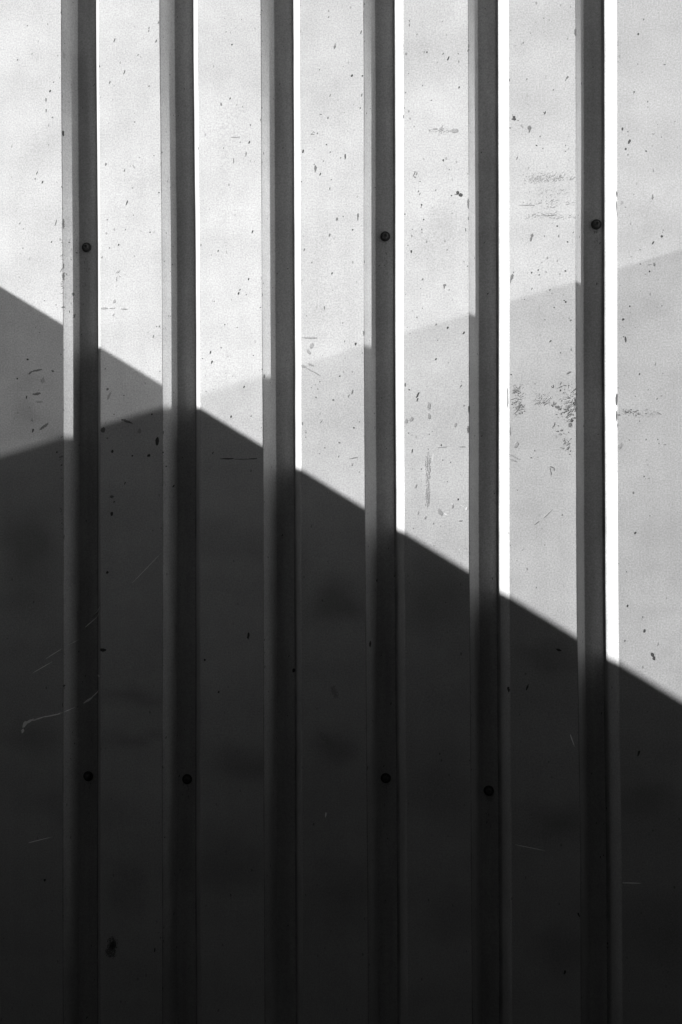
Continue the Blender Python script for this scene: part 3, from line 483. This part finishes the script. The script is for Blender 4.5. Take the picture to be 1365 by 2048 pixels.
727.2,-507.6,46.6,0.8,s,100 227.4,-229.3,3.9,3.1,d,-20 771.5,-208.2,3.9,7,d,-20 799.7,-607.1,7.8,3.1,d,20 888.7,-362.1,9.3,3.9,d,-20 724.4,-265.5,10.9,2.3,d,-20
485.8,-203.4,10.9,2.7,d,0 431.4,-277.2,23.3,10.9,f,20 419.6,-350.7,46.6,12.4,f,130 -32.4,-581.6,4.7,3.9,d,-20 146,-685.6,7.8,2.3,d,-10 696.7,-269.6,9.3,3.1,d,0
778.6,-694.5,7,3.9,d,-20'''
PATCHES=[(727.2, 498.7, 797.8, 513.4, 170, 'f', 1.71), (724.8, 460.9, 797.7, 471.0, 55, 'f', 1.55), (729.2, 442.8, 797.6, 454.1, 80, 'f', 1.71), (730.9, 471.0, 790.3, 499.6, 40, 'f', 1.24), (702.9, 170.1, 721.5, 192.4, 60, 'm', 1.71), (704.3, 147.4, 720.7, 174.1, 70, 'm', 2.02), (737.2, 161.9, 765.4, 181.2, 60, 'f', 1.86), (740.9, 160.4, 763.9, 171.3, 20, 'm', 1.71), (770.0, 135.0, 798.0, 180.7, 110, 'm', 2.33), (775.8, 138.8, 798.0, 169.3, 50, 'd', 1.71), (780.1, 87.6, 794.8, 120.2, 30, 'm', 2.02), (780.4, 176.6, 795.1, 195.7, 10, 'm', 1.86), (859.2, 144.3, 897.2, 153.8, 55, 'm', 1.55), (895.8, 143.2, 928.6, 152.6, 25, 'f', 1.55), (578.9, 577.8, 614.6, 588.5, 40, 'f', 1.71), (60.5, 336.6, 110.6, 389.2, 34, 'w', 1.01), (64.4, 288.3, 157.1, 337.7, 22, 'w', 0.85), (276.9, 331.6, 316.3, 367.6, 14, 'w', 0.93), (619.9, -76.3, 637.2, -40.5, 8, 'w', 1.09), (221.3, 221.8, 366.9, 333.9, 14, 'w', 0.78), (-2.9, 307.5, 2.3, 474.3, 40, 'm', 1.71), (-7.2, -57.4, 0.4, 133.0, 40, 'd', 1.71), (6.0, 307.1, 16.2, 450.2, 20, 'm', 1.71)]
rng = random.Random(11)
def surf(x, z):
    """outer surface of the cladding at (x, z): y"""
    k = math.floor((x - W) / PITCH_M) + 1
    for kk in (k - 1, k, k + 1):
        if PL(kk, z) - TB <= x <= PR(kk, z) + TB:
            a = min(x - PL(kk, z), PR(kk, z) - x)
            if a <= PROF[0][0]: return 0.0
            for (a0, d0), (a1, d1) in zip(PROF, PROF[1:]):
                if a0 <= a <= a1: return d0 + (d1 - d0) * (a - a0) / max(a1 - a0, 1e-9)
            return D
        if kk > K0 and PR(kk - 1, z) + TB <= x <= PL(kk, z) - TB: return pan_y(kk, x, z)
    return 0.0
def cell(x, z):
    for kk in range(K0, K1 + 1):
        if PL(kk, z) - TB < x < PR(kk, z) + TB: return ('c', kk)
        if x <= PL(kk, z) - TB: return ('p', kk)
    return ('p', K1)
heaps = {}
def blob(x, z, ln, wd, tone, ang):
    """an irregular flake, tapering to its lower end, 0.25 mm proud of the sheet"""
    c = cell(x, z)
    V, Fc = heaps.setdefault((c, tone), ([], []))
    a = R(ang); n = 9 if ln > 0.0022 else 6
    base = len(V); ph = rng.random() * 6.28; tp = rng.uniform(-0.1, 0.45)
    pts = []
    for i in range(n):
        t = 2 * math.pi * (i + rng.uniform(-.25, .25)) / n
        v_ = math.cos(t) * ln / 2; h_ = math.sin(t) * wd / 2
        s = 1 + 0.18 * math.sin(2 * t + ph) + rng.uniform(-.16, .16)
        h_ *= s * (1 + tp * math.cos(t)); v_ *= 1 + rng.uniform(-.12, .12)
        # ang is measured clockwise from straight up
        dx = v_ * math.sin(-a) + h_ * math.cos(a); dz = v_ * math.cos(a) + h_ * math.sin(a)
        pts.append((x + dx, z + dz))
    thick = 0.00022
    V.append((x, surf(x, z) - thick, z))
    for q, h in ((0.72, 0.0002), (1.0, 0.00004)):
        for (px, pz) in pts:
            qx, qz = x + (px - x) * q, z + (pz - z) * q
            V.append((qx, surf(qx, qz) - h, qz))
    for i in range(n):
        j = (i + 1) % n
        Fc.append((base, base + 1 + i, base + 1 + j))
        Fc.append((base + 1 + i, base + 1 + n + i, base + 1 + n + j, base + 1 + j))

def cluster(x, z, ln, wd, tone, ang, n, sz):
    a = R(ang)
    for _ in range(n):
        r = math.sqrt(rng.random()) * (0.55 + 0.45 * rng.random()); t = rng.random() * 6.283
        v_ = r * math.cos(t) * ln / 2; h_ = r * math.sin(t) * wd / 2
        s = sz * rng.uniform(.5, 1.4)
        blob(x - v_ * math.sin(a) + h_ * math.cos(a), z + v_ * math.cos(a) + h_ * math.sin(a), s * rng.uniform(1, 2.2), s, tone, ang + rng.uniform(-25, 25))

for it in MARKS.split():
    x, z, ln, wd, t, a = it.split(',')
    x, z, ln, wd, a = float(x) / 1e3, float(z) / 1e3, float(ln) / 1e3, float(wd) / 1e3, float(a)
    a = a if abs(a) < 80 else -a           # leaning of the flake, counter-clockwise from upright
    if t == 'f' and ln * wd > 7e-6:
        cluster(x, z, ln, wd, 'f', a, int(min(260, 16 + ln * wd * 2.6e6)), 0.0011)
    elif t == 'm' and ln * wd > 28e-6:
        cluster(x, z, ln, wd, 'm', a, int(min(200, 10 + ln * wd * 2.0e6)), 0.0012)
    else:
        blob(x, z, max(ln, .0007), max(wd, .0006), t, a)
for x0, z0, x1, z1, n, t, sz in PATCHES:
    # a scuff: short strokes and grains, thick in the middle and along a few drag lines, thinning out unevenly
    wx, wz = (x1 - x0) / 2e3, (z1 - z0) / 2e3; cx, cz = (x0 + x1) / 2e3, (z0 + z1) / 2e3
    cores = [(rng.uniform(-.6, .6), rng.uniform(-.6, .6), rng.uniform(.25, .6)) for _ in range(5)]
    lean = rng.uniform(-75, -35)
    for _ in range(int(n * 1.5)):
        a, b, r = rng.choice(cores)
        u, v_ = a + rng.gauss(0, r), b + rng.gauss(0, r)
        if max(abs(u), abs(v_)) > 1.25: continue
        s = sz / 1e3 * min(2.0, rng.lognormvariate(-.55, .5)); lng = rng.random() < .35
        blob(cx + u * wx, cz + v_ * wz, s * (rng.uniform(2, 4.5) if lng else rng.uniform(1, 1.8)), s * (.45 if lng else .85), t if rng.random() < .75 else 'f', lean + rng.gauss(0, 22))
# worn spots and clinging grime along the bends and inside the channels
for k in range(-1, 7):
    for _ in range(34):
        z = rng.uniform(-.95, .95); s = rng.uniform(.0005, .0013)
        blob(PL(k, z) + rng.gauss(0.0004, .0010), z, s * rng.uniform(1.5, 6), s, rng.choice('dmmff'), rng.uniform(-8, 8))
    for _ in range(26):
        z = rng.uniform(-.95, .95); s = rng.uniform(.0005, .0012)
        blob(PL(k, z) + rng.uniform(.003, S1), z, s * rng.uniform(1.5, 5), s * .8, rng.choice('mmfd'), rng.uniform(-12, 12))
    for _ in range(22):
        z = rng.uniform(-.95, .95); s = rng.uniform(.0006, .0016)
        blob(PL(k, z) + rng.uniform(S1, W - S1), z, s * rng.uniform(1.2, 3.5), s, rng.choice('dmd'), -15 + rng.uniform(-20, 20))
    for _ in range(7):
        z = rng.uniform(-.95, .95); s = rng.uniform(.0005, .0012)
        blob(PR(k, z) + rng.gauss(-.0005, .0009), z, s * rng.uniform(1.5, 6), s * .8, rng.choice('mff'), rng.uniform(-8, 8))
# a thin dribble of grime below each screw
for sx, sz_ in ((.0289, .4299), (.5107, .4329), (.8346, .4414), (.0288, -.4231), (.1916, -.4242), (.5085, -.4155), (.6681, -.4312)):
    for _ in range(26):
        d_ = abs(rng.gauss(0, .03)) + .008
        blob(sx + rng.gauss(0, .0022), sz_ - d_, rng.uniform(.002, .006), rng.uniform(.0005, .0010), rng.choice('mff'), rng.uniform(-4, 4))
# scattered fine flakes over the rest of the sheet, leaning the same way as the large ones
for _ in range(620):
    x = rng.uniform(-0.9, 1.5); z = rng.uniform(-1.4, 1.8); s = rng.uniform(.0005, .0011)
    blob(x, z, s * rng.uniform(1.2, 2.6), s, rng.choice('ffmmd' if z > .2 else 'fffm'), -20 + rng.uniform(-12, 12))
NAMES = {'d': 'dark_speck', 'm': 'grey_speck', 'f': 'smudge', 'w': 'scratch', 's': 'scratch'}  # the brighter scratches of the shaded half include painted glints
for ((kind, k), tone), (V, Fc) in heaps.items():
    host = panels.get(k) if kind == 'p' else channels.get(k)
    if host is None: continue
    o = mesh_obj(NAMES[tone], V, Fc, m_tone[tone], host, tone not in 'ws')
    o['kind'] = 'stuff'

# ------------------------------------------------------------------ left: added wing wall, unseen, its sloping top shaped to throw the hard shadow
def back_to(P, d, xw):
    t = (xw - P.x) / d.x
    return P + d * t
XW = -0.65
A0 = back_to(Vector((-0.0774, 0, 0.3485)), to_sun, XW)
A1 = back_to(Vector((0.9292, 0, -0.2666)), to_sun, XW)
sl_ = (A1.z - A0.z) / (A1.y - A0.y)
def zt(y): return A0.z + (y - A0.y) * sl_
y0, y1 = 0.0, -2.1
wing = empty('added_wing_wall', (XW - 0.1, -1.0, GZ))
tag(wing, label='low concrete side wall with a sloping flat coping added out of view to cast the slanting shadow', category='wall', kind='thing')
def wchild(o, r):
    o.parent = r; o.matrix_parent_inverse = Matrix.Translation(-r.location); return o
def prism(name, x0, x1, prof, mat, root):
    n = len(prof)
    V = [(x0, y, z) for y, z in prof] + [(x1, y, z) for y, z in prof]
    Fc = [tuple(range(n - 1, -1, -1)), tuple(range(n, 2 * n))] + [(i, (i + 1) % n, n + (i + 1) % n, n + i) for i in range(n)]
    bm = bmesh.new(); vs = [bm.verts.new(q) for q in V]
    for f in Fc: bm.faces.new([vs[i] for i in f])
    bmesh.ops.recalc_face_normals(bm, faces=bm.faces)
    return wchild(bm_obj(name, bm, mat), root)
th = 0.05
prism('added_wall_body', XW - 0.17, XW - 0.03, [(y0 - .005, GZ), (y1, GZ), (y1, zt(y1) - th), (y0 - .005, zt(y0) - th)], m_conc, wing)
prism('added_coping', XW - 0.20, XW, [(y0 - .003, zt(y0) - th), (y1 - .02, zt(y1) - th), (y1 - .02, zt(y1)), (y0 - .003, zt(y0))], m_conc, wing)

# ------------------------------------------------------------------ right: floodlight fixture and cabinet, both unseen, added to throw and cut the second light
LAMP = Vector((6.5, -2.1, 2.2))
XC = 1.4
B0 = Vector((-0.0781, 0, 0.1004)); B1 = Vector((0.9317, 0, 0.3854))
Q0 = back_to(B0, (LAMP - B0).normalized(), XC); Q1 = back_to(B1, (LAMP - B1).normalized(), XC)
sc_ = (Q1.z - Q0.z) / (Q1.y - Q0.y)
def zc(y): return Q0.z + (y - Q0.y) * sc_
cab = empty('added_cabinet', (XC + 0.3, -0.4, GZ))
tag(cab, label='dark steel utility cabinet with a sloping lid added out of view to cut the second light', category='cabinet')
prism('added_cabinet_body', XC + .012, XC + 0.6, [(-.006, GZ + .08), (-.9, GZ + .08), (-.9, zc(-.9) - .03), (-.006, zc(-.006) - .03)], m_cab, cab)
prism('added_cabinet_lid', XC, XC + 0.62, [(-.004, zc(-.004) - .03), (-.93, zc(-.93) - .03), (-.93, zc(-.93)), (-.004, zc(-.004))], m_cab, cab)
prism('added_cabinet_plinth', XC + .02, XC + 0.58, [(-.02, GZ), (-.86, GZ), (-.86, GZ + .08), (-.02, GZ + .08)], m_conc, cab)
for s in (0, 1):
    bm = bmesh.new(); box(bm, (XC + .03 + s * .285, -.915, GZ + .12), (XC + .30 + s * .285, -.901, zc(-.9) - .07), .003)
    dr = wchild(bm_obj('added_cabinet_door', bm, m_cab), cab)
    bm = bmesh.new(); box(bm, (XC + (.27 if not s else .33), -.935, -.6), (XC + (.285 if not s else .345), -.916, -.45), .002)
    h = bm_obj('handle', bm, m_screw); h.parent = dr

aim = (Vector((0.0, 0, 0.05)) - LAMP).normalized()
flood = empty('added_floodlight', (LAMP.x, LAMP.y, GZ))
tag(flood, label='round floodlight on a steel pole, unseen fixture added for the second light', category='added_floodlight')
bm = bmesh.new(); q = aim.to_track_quat('-Z', 'Y').to_matrix().to_4x4()
bmesh.ops.create_cone(bm, cap_ends=True, segments=12, radius1=.035, radius2=.035, depth=LAMP.z - GZ - .12, matrix=Matrix.Translation((LAMP.x + .12, LAMP.y, (LAMP.z + GZ - .12) / 2)))
wchild(bm_obj('added_pole', bm, m_cab), flood)
bm = bmesh.new()
bmesh.ops.create_cone(bm, cap_ends=True, segments=24, radius1=.10, radius2=.06, depth=.12, matrix=Matrix.Translation(LAMP - aim * .09) @ q)
wchild(bm_obj('added_lamp_housing', bm, m_cab), flood)
bl = bpy.data.lights.new('added_floodlight_beam', 'SPOT'); bl.energy = FLOOD_W = 850.0; bl.shadow_soft_size = 0.03
bl.spot_size = R(11.2); bl.spot_blend = 1.0; bl.color = (1, 1, 1)
blo = bpy.data.objects.new('added_floodlight_beam', bl); C.objects.link(blo)
blo.location = LAMP; blo.rotation_euler = aim.to_track_quat('-Z', 'Y').to_euler()

# ------------------------------------------------------------------ tall board fence added unseen behind the camera to darken the shade
fen = empty('added_board_fence', (0, -1.63, GZ))
tag(fen, label='tall dark board fence added out of view to keep sky light off the ribbed wall', category='fence')
FX0, FX1, FT = -7.0, 2.6, 1.84
bmb = bmesh.new(); box(bmb, (0, -1.605, GZ + .02), (.145, -1.58, FT), .003)
b0 = bm_obj('board', bmb, m_board)  # board of the added fence
n = int((FX1 - FX0) / .15)
for i in range(n):
    o = b0 if i == 0 else b0.copy()
    if i: C.objects.link(o)
    wchild(o, fen); o.location = (FX0 + i * .15, ((i * 37) % 5 - 2) * .0012, ((i * 53) % 7 - 3) * .004)
for z in (-1.1, .4, 1.7):
    bm = bmesh.new(); box(bm, (FX0, -1.66, z), (FX1, -1.608, z + .09)); wchild(bm_obj('added_fence_rail', bm, m_board), fen)
for i in range(5):
    x = FX0 + .2 + i * 1.9
    bm = bmesh.new(); box(bm, (x, -1.76, GZ), (x + .1, -1.661, FT - .03), .004); wchild(bm_obj('added_fence_post', bm, m_board), fen)
# the added fence steps down here to let light in from the right
bmb = bmesh.new(); box(bmb, (0, -1.605, GZ + .02), (.145, -1.58, 0.0), .003)
b1 = bm_obj('board', bmb, m_board)  # lower board of the added fence
for i in range(30):
    o = b1 if i == 0 else b1.copy()
    if i: C.objects.link(o)
    wchild(o, fen); o.location = (FX1 + .02 + i * .15, ((i * 31) % 5 - 2) * .0012, ((i * 47) % 7 - 3) * .004)
for z in (-1.1, -.3):
    bm = bmesh.new(); box(bm, (FX1 + .01, -1.66, z), (FX1 + 4.52, -1.608, z + .09)); wchild(bm_obj('added_fence_rail', bm, m_board), fen)
for i in range(3):
    x = FX1 + .2 + i * 2.0
    bm = bmesh.new(); box(bm, (x, -1.76, GZ), (x + .1, -1.661, -.05), .004); wchild(bm_obj('added_fence_post', bm, m_board), fen)

# ------------------------------------------------------------------ pale gable added unseen at the right to bounce sunlight onto the wall
gab = empty('added_pale_building', (8.5, -3.0, GZ))
tag(gab, label='pale rendered building added out of view to bounce sunlight onto the ribbed wall', category='building')
bm = bmesh.new(); box(bm, (7.0, -7.0, GZ), (12.0, 1.0, 6.4)); wchild(bm_obj('wall', bm, m_pale), gab)  # wall of the added building
bm = bmesh.new(); box(bm, (6.85, -7.15, 6.401), (12.1, 1.1, 6.55), .01); wchild(bm_obj('added_roof_edge', bm, m_conc), gab)
for i in range(2):
    y = -4.9 + i * 2.6
    bm = bmesh.new()
    for a, b in (((6.97, y, 1.0), (7.0 - .002, y + .9, 1.07)), ((6.97, y, 2.23), (7.0 - .002, y + .9, 2.3)), ((6.97, y, 1.072), (6.998, y + .07, 2.228)), ((6.97, y + .83, 1.072), (6.998, y + .9, 2.228))): box(bm, a, b)
    wn = wchild(bm_obj('added_window', bm, m_conc), gab)
    bm = bmesh.new(); box(bm, (6.985, y + .072, 1.074), (6.997, y + .828, 2.226)); pn = bm_obj('pane', bm, m_glass); pn.parent = wn
